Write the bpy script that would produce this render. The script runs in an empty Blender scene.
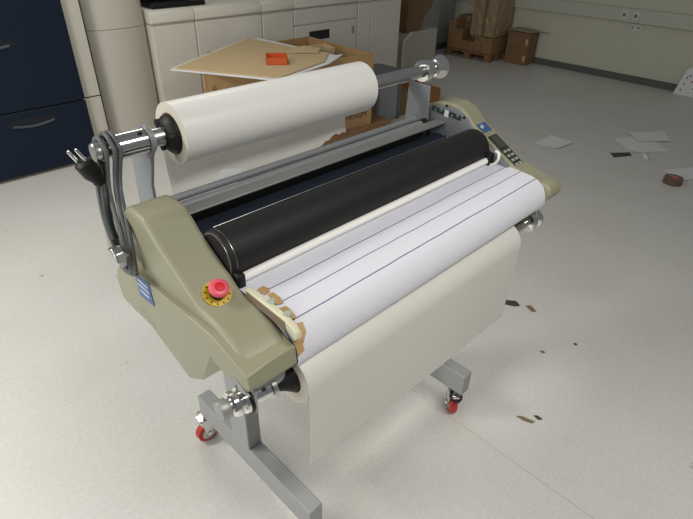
import bpy, bmesh, math, random
from mathutils import Vector, Matrix
random.seed(4)
S = bpy.context.scene
COL = S.collection
PI = math.pi

# ------------------------------------------------------------------ materials
MATS = {}
def mat(name, col, rough=.5, metal=0., noise=0., nscale=30., bump=0., bscale=200., alpha=1., spec=.5, coat=0., trans=None, tl=.35):
    if name in MATS: return MATS[name]
    m = bpy.data.materials.new(name); m.use_nodes = True
    nt = m.node_tree; b = nt.nodes['Principled BSDF']
    c = (*col, 1)
    b.inputs['Base Color'].default_value = c
    b.inputs['Roughness'].default_value = rough
    b.inputs['Metallic'].default_value = metal
    b.inputs['Specular IOR Level'].default_value = spec
    b.inputs['Coat Weight'].default_value = coat
    tc = nt.nodes.new('ShaderNodeTexCoord')
    if noise > 0:
        n = nt.nodes.new('ShaderNodeTexNoise'); n.inputs['Scale'].default_value = nscale; n.inputs['Detail'].default_value = 6
        nt.links.new(tc.outputs['Object'], n.inputs['Vector'])
        mx = nt.nodes.new('ShaderNodeMix'); mx.data_type = 'RGBA'
        mx.inputs[6].default_value = tuple(max(0, v*(1-noise)) for v in col)+(1,)
        mx.inputs[7].default_value = tuple(min(1, v*(1+noise)) for v in col)+(1,)
        nt.links.new(n.outputs['Fac'], mx.inputs[0]); nt.links.new(mx.outputs[2], b.inputs['Base Color'])
    if bump > 0:
        n2 = nt.nodes.new('ShaderNodeTexNoise'); n2.inputs['Scale'].default_value = bscale
        nt.links.new(tc.outputs['Object'], n2.inputs['Vector'])
        bp = nt.nodes.new('ShaderNodeBump'); bp.inputs['Strength'].default_value = bump; bp.inputs['Distance'].default_value = .002
        nt.links.new(n2.outputs['Fac'], bp.inputs['Height']); nt.links.new(bp.outputs['Normal'], b.inputs['Normal'])
    if trans is not None:       # thin translucent film: part clear, part milky
        tr = nt.nodes.new('ShaderNodeBsdfTransparent'); tlc = nt.nodes.new('ShaderNodeBsdfTranslucent')
        tlc.inputs['Color'].default_value = c
        m1 = nt.nodes.new('ShaderNodeMixShader'); m1.inputs[0].default_value = tl
        nt.links.new(b.outputs[0], m1.inputs[1]); nt.links.new(tlc.outputs[0], m1.inputs[2])
        m2 = nt.nodes.new('ShaderNodeMixShader'); m2.inputs[0].default_value = trans
        nt.links.new(m1.outputs[0], m2.inputs[1]); nt.links.new(tr.outputs[0], m2.inputs[2])
        out = [n for n in nt.nodes if n.type == 'OUTPUT_MATERIAL'][0]
        nt.links.new(m2.outputs[0], out.inputs['Surface'])
    MATS[name] = m
    return m

def floor_mat():
    m = bpy.data.materials.new('floor_vinyl'); m.use_nodes = True
    nt = m.node_tree; L = nt.links; b = nt.nodes['Principled BSDF']
    tc = nt.nodes.new('ShaderNodeTexCoord')
    def noise(scale, detail=4, rough=.6):
        n = nt.nodes.new('ShaderNodeTexNoise'); n.inputs['Scale'].default_value = scale
        n.inputs['Detail'].default_value = detail; n.inputs['Roughness'].default_value = rough
        L.new(tc.outputs['Object'], n.inputs['Vector']); return n.outputs['Fac']
    def ramp(src, p):
        r = nt.nodes.new('ShaderNodeValToRGB'); e = r.color_ramp.elements
        e[0].position, e[0].color = p[0][0], (*p[0][1], 1); e[1].position, e[1].color = p[1][0], (*p[1][1], 1)
        L.new(src, r.inputs[0]); return r.outputs['Color']
    def mul(a, c, f=1.):
        x = nt.nodes.new('ShaderNodeMix'); x.data_type = 'RGBA'; x.blend_type = 'MULTIPLY'; x.inputs[0].default_value = f
        L.new(a, x.inputs[6]); L.new(c, x.inputs[7]); return x.outputs[2]
    base = ramp(noise(60, 6), [(.35, (.635, .625, .585)), (.65, (.69, .68, .645))])
    spots = ramp(noise(9, 3), [(.24, (.50, .46, .40)), (.30, (1, 1, 1))])
    smear = ramp(noise(1.1, 5), [(.35, (.94, .93, .91)), (.6, (1, 1, 1))])
    specks = ramp(noise(160, 2), [(.30, (.8, .79, .77)), (.40, (1, 1, 1))])
    c = mul(mul(mul(base, spots), smear), specks)
    # welded seams of the vinyl sheets every 2 m
    sx = nt.nodes.new('ShaderNodeSeparateXYZ'); L.new(tc.outputs['Object'], sx.inputs[0])
    a = nt.nodes.new('ShaderNodeMath'); a.operation = 'ADD'; a.inputs[1].default_value = 101.21
    L.new(sx.outputs['X'], a.inputs[0])
    w = nt.nodes.new('ShaderNodeMath'); w.operation = 'MODULO'; w.inputs[1].default_value = 2.; L.new(a.outputs[0], w.inputs[0])
    g = nt.nodes.new('ShaderNodeMath'); g.operation = 'LESS_THAN'; g.inputs[1].default_value = .004; L.new(w.outputs[0], g.inputs[0])
    seam = ramp(g.outputs[0], [(0, (1, 1, 1)), (1, (.80, .79, .76))])
    L.new(mul(c, seam), b.inputs['Base Color'])
    b.inputs['Roughness'].default_value = .38
    b.inputs['Specular IOR Level'].default_value = .35
    return m

def print_mat():                 # white sheet with thin dark-blue cutting lines along the machine
    m = bpy.data.materials.new('printed_paper'); m.use_nodes = True
    nt = m.node_tree; L = nt.links; b = nt.nodes['Principled BSDF']
    tc = nt.nodes.new('ShaderNodeTexCoord'); sx = nt.nodes.new('ShaderNodeSeparateXYZ'); L.new(tc.outputs['Object'], sx.inputs[0])
    nz = nt.nodes.new('ShaderNodeTexNoise'); nz.inputs['Scale'].default_value = 9; L.new(tc.outputs['Object'], nz.inputs['Vector'])
    wob = nt.nodes.new('ShaderNodeMath'); wob.operation = 'MULTIPLY_ADD'; wob.inputs[1].default_value = .006; wob.inputs[2].default_value = -.003
    L.new(nz.outputs['Fac'], wob.inputs[0])
    yy = nt.nodes.new('ShaderNodeMath'); yy.operation = 'ADD'; L.new(sx.outputs['Y'], yy.inputs[0]); L.new(wob.outputs[0], yy.inputs[1])
    zg = nt.nodes.new('ShaderNodeMath'); zg.operation = 'GREATER_THAN'; zg.inputs[1].default_value = 1.0; L.new(sx.outputs['Z'], zg.inputs[0])
    tot = None
    for y in (-.193, -.244, -.299):
        c = nt.nodes.new('ShaderNodeMath'); c.operation = 'COMPARE'; c.inputs[1].default_value = y; c.inputs[2].default_value = .0014
        L.new(yy.outputs[0], c.inputs[0])
        if tot is None: tot = c.outputs[0]
        else:
            s = nt.nodes.new('ShaderNodeMath'); s.operation = 'MAXIMUM'; L.new(tot, s.inputs[0]); L.new(c.outputs[0], s.inputs[1]); tot = s.outputs[0]
    mm = nt.nodes.new('ShaderNodeMath'); mm.operation = 'MULTIPLY'; L.new(tot, mm.inputs[0]); L.new(zg.outputs[0], mm.inputs[1])
    mx = nt.nodes.new('ShaderNodeMix'); mx.data_type = 'RGBA'
    mx.inputs[6].default_value = (.70, .70, .765, 1); mx.inputs[7].default_value = (.12, .14, .25, 1)
    L.new(mm.outputs[0], mx.inputs[0]); L.new(mx.outputs[2], b.inputs['Base Color'])
    b.inputs['Roughness'].default_value = .55
    return m

M = dict(cardpallet=mat('cardboard_pallet', (.30, .18, .08), .85, noise=.1, nscale=12),
    floor=floor_mat(), paperprint=print_mat(),
    wall=mat('wall_paint', (.61, .60, .485), .8, noise=.04, nscale=4),
    wallback=mat('wall_paint_grey', (.40, .42, .39), .8, noise=.04, nscale=4),
    skirting=mat('skirting_vinyl', (.10, .115, .095), .6),
    trunk=mat('trunking_plastic', (.55, .56, .46), .5),
    olive=mat('olive_cover', (.285, .275, .185), .42, noise=.03, nscale=60, bump=.08, bscale=600),
    steel=mat('grey_paint', (.31, .315, .31), .5, noise=.03, nscale=40, bump=.05, bscale=500),
    plate=mat('inner_plate_paint', (.20, .21, .225), .5),
    chrome=mat('chrome', (.78, .78, .76), .14, 1.),
    satin=mat('satin_steel', (.60, .60, .58), .3, 1.),
    alu=mat('aluminium', (.36, .36, .345), .5, .6),
    greybar=mat('grey_bar', (.22, .23, .245), .42),
    rubber=mat('black_rubber', (.013, .012, .012), .58, noise=.2, nscale=40, spec=.3),
    darkblue=mat('dark_blue_rubber', (.012, .017, .028), .75, spec=.2),
    black=mat('black_plastic', (.009, .009, .009), .5, spec=.3),
    cable=mat('cable_grey', (.10, .105, .105), .5),
    cabledark=mat('cable_dark', (.03, .036, .034), .5),
    red=mat('red_button', (.72, .10, .15), .4), redcore=mat('red_button_core', (.62, .008, .02), .4),
    yellow=mat('yellow_ring', (.58, .38, .015), .5),
    wheelred=mat('red_wheel', (.45, .035, .025), .45),
    film=mat('milky_film', (.80, .795, .77), .3, trans=.3),
    filmcream=mat('cream_film', (.75, .74, .69), .42, trans=.05, tl=.12),
    rollwhite=mat('white_film_roll', (.80, .79, .755), .36), rollend=mat('film_roll_end', (.62, .58, .48), .6, noise=.05, nscale=300),
    rollcream=mat('cream_film_roll', (.86, .84, .75), .4),
    core=mat('cardboard_core', (.35, .24, .14), .8),
    white=mat('white_paper', (.78, .78, .78), .6), lip=mat('paper_lip', (.88, .87, .84), .5),
    tape=mat('brown_tape', (.45, .285, .12), .45, noise=.2, nscale=60),
    tapeside=mat('dull_brown_board', (.20, .15, .10), .7),
    guide=mat('pale_guide', (.62, .60, .42), .45),
    clear=mat('greenish_knob', (.36, .38, .31), .25),
    bluelabel=mat('blue_label', (.045, .10, .26), .4), lightblue=mat('pale_print', (.42, .50, .60), .4),
    greenlabel=mat('dark_green_label', (.018, .035, .022), .4), mint=mat('pale_green_print', (.12, .18, .13), .5),
    panel=mat('control_panel', (.028, .032, .024), .35), lcd=mat('lcd_window', (.06, .065, .05), .2),
    button=mat('panel_button', (.33, .36, .30), .5),
    navy=mat('navy_panel', (.005, .012, .028), .5, noise=.15, nscale=9, spec=.25), navydark=mat('navy_recess', (.003, .005, .009), .6), navylight=mat('navy_lip', (.055, .065, .085), .4),
    putty=mat('putty_panel', (.54, .515, .45), .5), puttyl=mat('putty_strip', (.56, .54, .46), .5),
    cab=mat('white_cabinet', (.70, .68, .60), .5), cabd=mat('cabinet_side', (.38, .37, .33), .5),
    dark=mat('dark_gap', (.015, .015, .015), .8),
    brass=mat('brass_latch', (.28, .24, .12), .5),
    card=mat('cardboard', (.42, .265, .12), .85, noise=.08, nscale=12), cardlight=mat('cardboard_light', (.56, .42, .235), .85, noise=.05, nscale=10),
    carddark=mat('cardboard_dark', (.225, .135, .065), .85, noise=.12, nscale=14), cardorange=mat('cardboard_orange', (.33, .155, .045), .8, noise=.1, nscale=14),
    wrap=mat('wrapped_cardboard', (.36, .255, .15), .5, noise=.35, nscale=25, bump=.6, bscale=40),
    ink=mat('printed_ink', (.05, .032, .02), .8),
    orange=mat('orange_card', (.62, .105, .02), .6), green=mat('pale_green_card', (.36, .42, .22), .7),
    greysteel=mat('grey_steel_cabinet', (.28, .30, .295), .5), greysteeld=mat('grey_steel_dark', (.13, .14, .14), .5),
    wood=mat('pallet_wood', (.27, .155, .07), .8, noise=.2, nscale=20),
    bluegrey=mat('blue_grey_panel', (.40, .425, .42), .6), beige=mat('beige_panel', (.52, .50, .41), .6),
    lidcard=mat('grey_green_lid', (.33, .33, .24), .8),
    socket=mat('socket_white', (.66, .66, .58), .4), socketd=mat('socket_holes', (.20, .18, .13), .6),
    taperoll=mat('brown_tape_roll', (.14, .085, .055), .35), pink=mat('pink_core', (.50, .16, .16), .6),
    scrap=mat('dark_scrap', (.06, .055, .04), .7, noise=.5, nscale=40), scrapb=mat('tan_scrap', (.22, .17, .10), .7),
    spotred=mat('red_spot', (.30, .06, .05), .7), spotdark=mat('dark_spot', (.08, .09, .07), .7),
)

# ------------------------------------------------------------------ mesh helpers
def link(name, bm, m, parent=None, smooth=40, bevel=0., seg=2, recalc=True):
    if recalc: bmesh.ops.recalc_face_normals(bm, faces=bm.faces)
    me = bpy.data.meshes.new(name); bm.to_mesh(me); bm.free()
    for mm in (m if isinstance(m, (list, tuple)) else [m]): me.materials.append(mm)
    o = bpy.data.objects.new(name, me); COL.objects.link(o)
    if smooth:
        for p in me.polygons: p.use_smooth = True
        me.set_sharp_from_angle(angle=math.radians(smooth))
    if bevel > 0:
        bv = o.modifiers.new('bevel', 'BEVEL'); bv.width = bevel; bv.segments = seg; bv.limit_method = 'ANGLE'; bv.angle_limit = math.radians(30)
        bv.harden_normals = False
    if parent is not None:
        o.parent = parent
        o.matrix_parent_inverse = Matrix.Translation(-origin(parent))
    return o
def origin(o):
    v = Vector(o.location)
    return v if o.parent is None else v + Vector((0, 0, 0))
def tag(o, label=None, cat=None, group=None, kind=None):
    if label: o['label'] = label
    if cat: o['category'] = cat
    if group: o['group'] = group
    if kind: o['kind'] = kind
    return o
def thing(name, loc, label, cat, group=None):
    o = bpy.data.objects.new(name, None); COL.objects.link(o); o.location = loc; o.empty_display_size = .05
    return tag(o, label, cat, group)
def box(bm, x0, x1, y0, y1, z0, z1, mi=0):
    v = [bm.verts.new((x, y, z)) for x in (x0, x1) for y in (y0, y1) for z in (z0, z1)]
    for f in ((0,1,3,2), (4,6,7,5), (0,4,5,1), (2,3,7,6), (0,2,6,4), (1,5,7,3)):
        fc = bm.faces.new([v[i] for i in f]); fc.material_index = mi
    return v
def bx(name, m, x0, x1, y0, y1, z0, z1, parent=None, bevel=0., **k):
    bm = bmesh.new(); box(bm, x0, x1, y0, y1, z0, z1); return link(name, bm, m, parent, bevel=bevel, **k)
def hexa(bm, quad, z0, z1):      # quad of (x,y) extruded in z
    return prism(bm, [(x, y, z0) for x, y in quad], (0, 0, z1-z0))
def prism(bm, pts, vec, mi=0):
    a = [bm.verts.new(p) for p in pts]; vec = Vector(vec)
    b = [bm.verts.new(Vector(p)+vec) for p in pts]; n = len(pts)
    fs = [bm.faces.new(a[::-1]), bm.faces.new(b)]
    for i in range(n): fs.append(bm.faces.new((a[i], a[(i+1) % n], b[(i+1) % n], b[i])))
    for f in fs: f.material_index = mi
def loft(bm, secs, cap=True, closed=True):
    rings = [[bm.verts.new(p) for p in s] for s in secs]; n = len(secs[0])
    for r0, r1 in zip(rings, rings[1:]):
        for i in range(n if closed else n-1):
            bm.faces.new((r0[i], r0[(i+1) % n], r1[(i+1) % n], r1[i]))
    if cap and closed: bm.faces.new(rings[0][::-1]); bm.faces.new(rings[-1])
def xpoly(poly, x): return [(x, y, z) for y, z in poly]
def lathe(bm, prof, c, axis='X', n=40, cap=True, mi=0):   # prof: list of (t, r) along axis from point c
    c = Vector(c)
    if isinstance(axis, str): ax = {'X': Vector((1,0,0)), 'Y': Vector((0,1,0)), 'Z': Vector((0,0,1))}[axis]
    else: ax = Vector(axis).normalized()
    u = ax.orthogonal().normalized(); w = ax.cross(u)
    rings = []
    for t, r in prof:
        rings.append([bm.verts.new(c+ax*t+(u*math.cos(2*PI*i/n)+w*math.sin(2*PI*i/n))*max(r, 1e-4)) for i in range(n)])
    fs = []
    for a, b in zip(rings, rings[1:]):
        for i in range(n): fs.append(bm.faces.new((a[i], a[(i+1) % n], b[(i+1) % n], b[i])))
    if cap: fs += [bm.faces.new(rings[0][::-1]), bm.faces.new(rings[-1])]
    for f in fs: f.material_index = mi
def lth(name, m, prof, c, axis='X', parent=None, n=40, **k):
    bm = bmesh.new(); lathe(bm, prof, c, axis, n); return link(name, bm, m, parent, **k)
def ring(name, m, c, x0, x1, r0, r1, parent=None, axis='X', n=48):   # hollow cylinder
    return_bm = bmesh.new()
    c = Vector(c); ax = {'X': Vector((1,0,0)), 'Y': Vector((0,1,0)), 'Z': Vector((0,0,1))}[axis] if isinstance(axis, str) else Vector(axis).normalized()
    u = ax.orthogonal().normalized(); w = ax.cross(u); R = []
    for t, r in ((x0, r0), (x0, r1), (x1, r1), (x1, r0)):
        R.append([return_bm.verts.new(c+ax*t+(u*math.cos(2*PI*i/n)+w*math.sin(2*PI*i/n))*r) for i in range(n)])
    for k in range(4):
        a, b = R[k], R[(k+1) % 4]
        for i in range(n): return_bm.faces.new((a[i], a[(i+1) % n], b[(i+1) % n], b[i]))
    return link(name, return_bm, m, parent)
def smooth_path(pts, sub=6, closed=False):
    P = [Vector(p) for p in pts]; out = []; n = len(P)
    rng = range(n if closed else n-1)
    for i in rng:
        if closed: p0, p1, p2, p3 = P[i-1], P[i], P[(i+1) % n], P[(i+2) % n]
        else: p0, p1, p2, p3 = P[max(i-1, 0)], P[i], P[i+1], P[min(i+2, n-1)]
        for k in range(sub):
            t = k/sub
            out.append(.5*((2*p1)+(-p0+p2)*t+(2*p0-5*p1+4*p2-p3)*t*t+(-p0+3*p1-3*p2+p3)*t**3))
    if not closed: out.append(P[-1])
    return out
def tube(bm, pts, r, n=10, closed=False, mi=0):
    P = [Vector(p) for p in pts]; N = len(P); rings = []; u = None
    for i, p in enumerate(P):
        if closed: t = (P[(i+1) % N]-P[i-1]).normalized()
        else: t = (P[min(i+1, N-1)]-P[max(i-1, 0)]).normalized()
        if u is None: u = t.orthogonal().normalized()
        else: u = (u-t*u.dot(t)).normalized()
        w = t.cross(u)
        rings.append([bm.verts.new(p+(u*math.cos(2*PI*k/n)+w*math.sin(2*PI*k/n))*r) for k in range(n)])
    for i in range(N if closed else N-1):
        a, b = rings[i], rings[(i+1) % N]
        for k in range(n):
            f = bm.faces.new((a[k], a[(k+1) % n], b[(k+1) % n], b[k])); f.material_index = mi
    if not closed: bm.faces.new(rings[0][::-1]); bm.faces.new(rings[-1])
def sheet(bm, rows, th, nrm=None, mi=0):     # grid of points with a thickness along nrm (or -z)
    off = Vector(nrm or (0, 0, -1))*th
    top = [[bm.verts.new(p) for p in r] for r in rows]; bot = [[bm.verts.new(Vector(p)+off) for p in r] for r in rows]
    R, C = len(rows), len(rows[0])
    for i in range(R-1):
        for j in range(C-1):
            bm.faces.new((top[i][j], top[i][j+1], top[i+1][j+1], top[i+1][j]))
            bm.faces.new((bot[i][j], bot[i+1][j], bot[i+1][j+1], bot[i][j+1]))
    for i in range(R-1):
        bm.faces.new((top[i][0], top[i+1][0], bot[i+1][0], bot[i][0])); bm.faces.new((top[i][-1], bot[i][-1], bot[i+1][-1], top[i+1][-1]))
    for j in range(C-1):
        bm.faces.new((top[0][j], bot[0][j], bot[0][j+1], top[0][j+1])); bm.faces.new((top[-1][j], top[-1][j+1], bot[-1][j+1], bot[-1][j]))
def plaque(name, m, c, ex, ey, w, h, th, parent, bevel=0.):   # thin plate centred at c, axes ex, ey
    ex = Vector(ex).normalized(); ey = Vector(ey); ey = (ey-ex*ey.dot(ex)).normalized(); nz = ex.cross(ey); c = Vector(c)
    bm = bmesh.new()
    prism(bm, [c+ex*a*w/2+ey*b*h/2 for a, b in ((-1,-1), (1,-1), (1,1), (-1,1))], nz*th)
    return link(name, bm, m, parent, bevel=bevel, smooth=0)
def text(name, body, m, c, ex, ey, size, parent):
    cu = bpy.data.curves.new(name, 'FONT'); cu.body = body; cu.size = size; cu.extrude = .0006; cu.align_x = 'CENTER'; cu.align_y = 'CENTER'
    o = bpy.data.objects.new(name, cu); COL.objects.link(o)
    dg = bpy.context.evaluated_depsgraph_get()
    me = bpy.data.meshes.new_from_object(o.evaluated_get(dg)); bpy.data.objects.remove(o)
    ex = Vector(ex).normalized(); ey = Vector(ey).normalized(); nz = ex.cross(ey)
    me.transform(Matrix.Translation(Vector(c)) @ Matrix((ex, ey, nz)).transposed().to_4x4())
    me.name = name; me.materials.clear(); me.materials.append(m)
    o = bpy.data.objects.new(name, me); COL.objects.link(o); o.parent = parent
    o.matrix_parent_inverse = Matrix.Translation(-origin(parent))
    return o

# ------------------------------------------------------------------ the room
def structure(o): o['kind'] = 'structure'; return o
structure(bx('floor', M['floor'], -3.2, 7.2, -3.2, 4.45, -.05, 0, smooth=0))
structure(bx('wall_right', M['wall'], 7.05, 7.2, -3.2, 4.45, 0, 2.7, smooth=0))
structure(bx('wall_back', M['wallback'], -3.2, 7.05, 4.3, 4.45, 0, 2.7, smooth=0))
structure(bx('baseboard_right', M['skirting'], 7.03, 7.05, -3.2, 4.3, 0, .085, smooth=0))
structure(bx('baseboard_back', M['skirting'], -3.2, 7.03, 4.285, 4.3, 0, .085, smooth=0))
structure(bx('trim_1', M['trunk'], 6.985, 7.05, -3.2, 4.3, .705, .862, bevel=.006))
def wall_socket(y0, z0, label, w, h, x=6.985, cols=1):
    t = thing('wall_socket', (x, y0+w/2, z0), label, 'wall socket')
    bx('plate', M['socket'], x-.012, x, y0, y0+w, z0, z0+h, t, bevel=.004)
    for k in range(cols):
        yc = y0+w*(k+.5)/cols
        lth('socket_hole', M['socketd'], [(0, .021 if cols == 1 else .012), (.003, .021 if cols == 1 else .012)], (x-.0145, yc, z0+h/2), 'X', t, 16)
    return t
wall_socket(1.66, .735, 'white wall socket with a dark round hole set in the grey trunking', .085, .10)
wall_socket(1.52, .735, 'blank pale socket plate in the trunking right of the holed socket', .085, .10)
wall_socket(1.47, .605, 'pale double socket fixed to the wall just below the trunking', .15, .085, 7.05, 2)

# ------------------------------------------------------------------ the laminating machine
LM = thing('laminating_machine', (.4, .05, 0), 'wide olive and grey roll laminating machine on a grey wheeled stand', 'laminating machine')

def casterwheel(x, y, ang, tr, lv):
    u = Vector((math.cos(ang), math.sin(ang), 0)); w = Vector((-u.y, u.x, 0)); o = Vector((x, y, 0))   # u axle, w rolling direction
    P_ = lambda a, b, z: o+u*a+w*b+Vector((0, 0, z))
    bm = bmesh.new()
    lathe(bm, [(0, .012), (.018, .012)], (x, y, .122), 'Z', 16)
    prism(bm, [P_(-.022, -.03, .106), P_(.022, -.03, .106), P_(.022, .03, .106), P_(-.022, .03, .106)], (0, 0, .016))
    for s_ in (-1, 1):
        prism(bm, [P_(s_*.019, -.026, .11), P_(s_*.019, .028, .11), P_(s_*.019, tr+.012, .045), P_(s_*.019, tr, .032), P_(s_*.019, tr-.012, .040)], u*s_*.003)
        lathe(bm, [(0, .011), (.005, .011), (.007, .007)], P_(s_*.021, tr, .045), u*s_, 14)
    c = link('caster', bm, M['chrome'], LM, bevel=.001)
    lth('wheel', M['wheelred'], [(-.016, .022), (-.016, .040), (-.012, .045), (.012, .045), (.016, .040), (.016, .022)], P_(0, tr, .045), u, c, 32, smooth=50)
    lth('wheel_hub', M['satin'], [(-.0175, .0), (-.0175, .030), (.0175, .030), (.0175, 0)], P_(0, tr, .045), u, c, 32, smooth=50)
    bm = bmesh.new()
    tube(bm, smooth_path([P_(-.018, lv*.015, .124), P_(-.020, lv*.035, .115), P_(0, lv*.046, .106), P_(.020, lv*.035, .115), P_(.018, lv*.015, .124), P_(0, lv*.002, .128)], 5, True), .0055, 8, True)
    link('brake_lever', bm, M['black'], c)
for x in (.025, .824):
    bx('foot', M['steel'], x-.026, x+.026, -.267, .366, .14, .24, LM, bevel=.004)
    bx('post', M['steel'], x-.026, x+.026, .04, .142, .24, .95, LM, bevel=.004)
    for y, a_, tr, lv in ((-.225, -.75, .012, -1), (.360, -1.55, .0, 1)): casterwheel(x-(.014 if y > 0 else .006), y, a_, tr, lv)
bx('cross_beam', M['steel'], .05, .80, .07, .11, .42, .52, LM, bevel=.004)
bx('bed', M['plate'], -.085, .93, -.215, .20, .93, .975, LM, bevel=.004)
lth('foot_bolt', M['chrome'], [(-.016, .006), (0, .006)], (0, .369, .155), 'X', LM, 12)

# left cover: lower body (chamfered underside) and the hump above it
lo_out = [(.236,1.09), (.246,.985), (.226,.977), (.224,.958), (.24,.947), (.231,.885), (.205,.878), (.128,.905), (.085,.95), (.038,.962), (-.058,.973), (-.156,.974), (-.211,.978), (-.249,.966), (-.343,.975), (-.352,.99), (-.345,1.016), (-.23,1.042), (-.1,1.036), (.03,1.03), (.125,1.038), (.19,1.082)]
lo_mid = [(.236,1.09), (.246,.985), (.226,.977), (.224,.958), (.24,.947), (.262,.83), (.285,.775), (.225,.75), (.162,.726), (.10,.705), (.041,.685), (.0,.712), (-.037,.737), (-.141,.849), (-.33,.955), (-.345,.975), (-.34,1.016), (-.23,1.042), (-.1,1.036), (.03,1.03), (.125,1.038), (.19,1.082)]
hump = [(.135,1.0), (.14,1.12), (.13,1.17), (.115,1.187), (.09,1.193), (.03,1.190), (.0,1.168), (-.025,1.146), (-.135,1.080), (-.165,1.059), (-.215,1.055), (-.275,1.041), (-.32,1.019), (-.344,.990), (-.343,.965), (-.32,.955), (-.2,.97)]
bm = bmesh.new()
loft(bm, [xpoly(lo_out, -.205), xpoly(lo_mid, -.150), xpoly(lo_mid, -.085)])
CL = link('side_cover', bm, M['olive'], LM, smooth=20, bevel=.0025)
bm = bmesh.new()
hb = [(y*1.0, z) for y, z in hump]
loft(bm, [xpoly(hump, -.190), xpoly(hump, -.085)])
link('cover_hump', bm, M['olive'], CL, smooth=35, bevel=.012, seg=3)
# blue maker's label with pale lettering on the outside of the cover
plaque('label_plate', M['bluelabel'], (-.2055, .062, .998), (0, -1, .08), (0, .12, 1), .072, .062, .0012, CL)
bm = bmesh.new()
for dz, w in ((.018, .05), (.004, .056), (-.012, .044)):
    box(bm, -.2078, -.2066, .062-w/2, .062+w/2, .998+dz-.003, .998+dz+.003)
link('label_print', bm, M['lightblue'], CL, smooth=0)
lth('knurled_knob', M['satin'], [(-.044, .0), (-.044, .024), (-.041, .027), (-.022, .027), (-.020, .012), (0, .012)], (-.205, .09, 1.088), 'X', LM, 8, smooth=20, bevel=.003)
# folded bracket triangles at the front lower corner of the cover
bm = bmesh.new(); prism(bm, [(-.206, -.30, .985), (-.206, -.345, .965), (-.206, -.31, .955)], (.004, 0, 0)); link('corner_gusset', bm, M['steel'], CL, smooth=0)

# emergency stop
ES = thing.__call__ if False else None
n = Vector((0, -.50, .866)); c0 = Vector((-.1385, -.153, 1.0708))
es = lth('emergency_stop', M['yellow'], [(0, .030), (.0025, .030), (.003, .028)], c0-n*.001, n, LM, 40); es['label'] = 'red mushroom emergency stop on a yellow ring'
lth('stop_stem', M['black'], [(0, .016), (.022, .015)], c0+n*.002, n, es, 24)
lth('stop_button', M['red'], [(.017, .012), (.020, .021), (.026, .0215), (.0295, .019), (.030, .0105), (.0285, .010)], c0, n, es, 36, smooth=60)
lth('button_core', M['redcore'], [(.025, .0105), (.0312, .0095), (.0318, .004)], c0, n, es, 24)
bm = bmesh.new()
u = Vector((1, 0, 0)); w = n.cross(u)
for k in range(12):
    a = 2*PI*k/12; p = c0+n*.002+(u*math.cos(a)+w*math.sin(a))*.0255; d = (u*math.cos(a)+w*math.sin(a)); q = n.cross(d)
    prism(bm, [p-d*.0022-q*.0012, p+d*.0022-q*.0012, p+d*.0022+q*.0012, p-d*.0022+q*.0012], n*.0006)
link('ring_marks', bm, M['black'], es, smooth=0)

# right cover with control panel
rt = [(.16,.95), (.19,1.05), (.18,1.14), (.155,1.185), (.12,1.202), (.09,1.210), (.04,1.212), (.005,1.203), (-.02,1.184), (-.046,1.161), (-.101,1.131), (-.162,1.096), (-.219,1.066), (-.285,1.050), (-.338,1.044), (-.352,1.032), (-.357,1.014), (-.35,.995), (-.325,.968), (-.24,.93), (-.09,.80), (-.02,.745), (.12,.80)]
bm = bmesh.new(); loft(bm, [xpoly(rt, .937), xpoly(rt, 1.015)])
CR = link('side_cover', bm, M['olive'], LM, smooth=35, bevel=.006, seg=2)
pin = [(max(y*.97-.006, -.27), z-.012 if y > -.28 else min(z-.03, 1.02)) for y, z in rt if not -.36 < y < -.345]
bm = bmesh.new(); loft(bm, [xpoly(pin, .922), xpoly(pin, .9375)]); PL = link('inner_plate', bm, M['plate'], LM, smooth=35)
bm = bmesh.new(); loft(bm, [xpoly([(y, min(z, 1.14-max(0, -y)*.35)) for y, z in pin], -.0855), xpoly([(y, min(z, 1.14-max(0, -y)*.35)) for y, z in pin], -.076)]) 
bm.free()
sl = Vector((0, -.061, -.035)).normalized(); nn = Vector((0, -.498, .867))
def on_slope(y, x): return Vector((x, y, 1.131+(y+.101)*.574+.0005))
cp = plaque('control_panel', M['panel'], on_slope(-.158, .972), (1, 0, 0), -sl, .05, .135, .002, CR)
plaque('lcd_window', M['lcd'], on_slope(-.125, .972)+nn*.002, (1, 0, 0), -sl, .036, .05, .0008, cp)
for r_ in range(4):
    for c_ in range(2):
        plaque('panel_button', M['button'], on_slope(-.163-.0165*r_, .961+.022*c_)+nn*.002, (1, 0, 0), -sl, .015, .009, .0012, cp)
st = plaque('blue_sticker', M['bluelabel'], on_slope(-.066, .972)+nn*.0, (1, 0, 0), -sl, .048, .038, .001, CR)
plaque('sticker_print', M['lightblue'], on_slope(-.062, .963)+nn*.001, (1, .4, .2), -sl, .02, .012, .0006, st)
for yc, zc, m_, w_, h_ in ((.092, 1.183, 'greenlabel', .05, .016), (.0225, 1.179, 'greenlabel', .05, .016), (.057, 1.179, 'white', .017, .022)):
    lb = plaque('warning_label', M[m_], (.9215, yc, zc), (0, -1, -.12), (0, 0, 1), w_, h_, .001, PL)
    if m_ == 'greenlabel':
        for k in (-1, 1): plaque('label_print', M['mint'], (.9203, yc+k*.011, zc+.001+k*-.0015), (0, -1, -.12), (0, 0, 1), .010, .009, .0005, lb)
for yc, zc in ((.06, 1.205), (-.015, 1.183), (.05, 1.10), (.03, 1.075)):
    lth('plate_screw', M['black'], [(0, .005), (.002, .005)], (.920, yc, zc), 'X', PL, 10)

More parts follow.
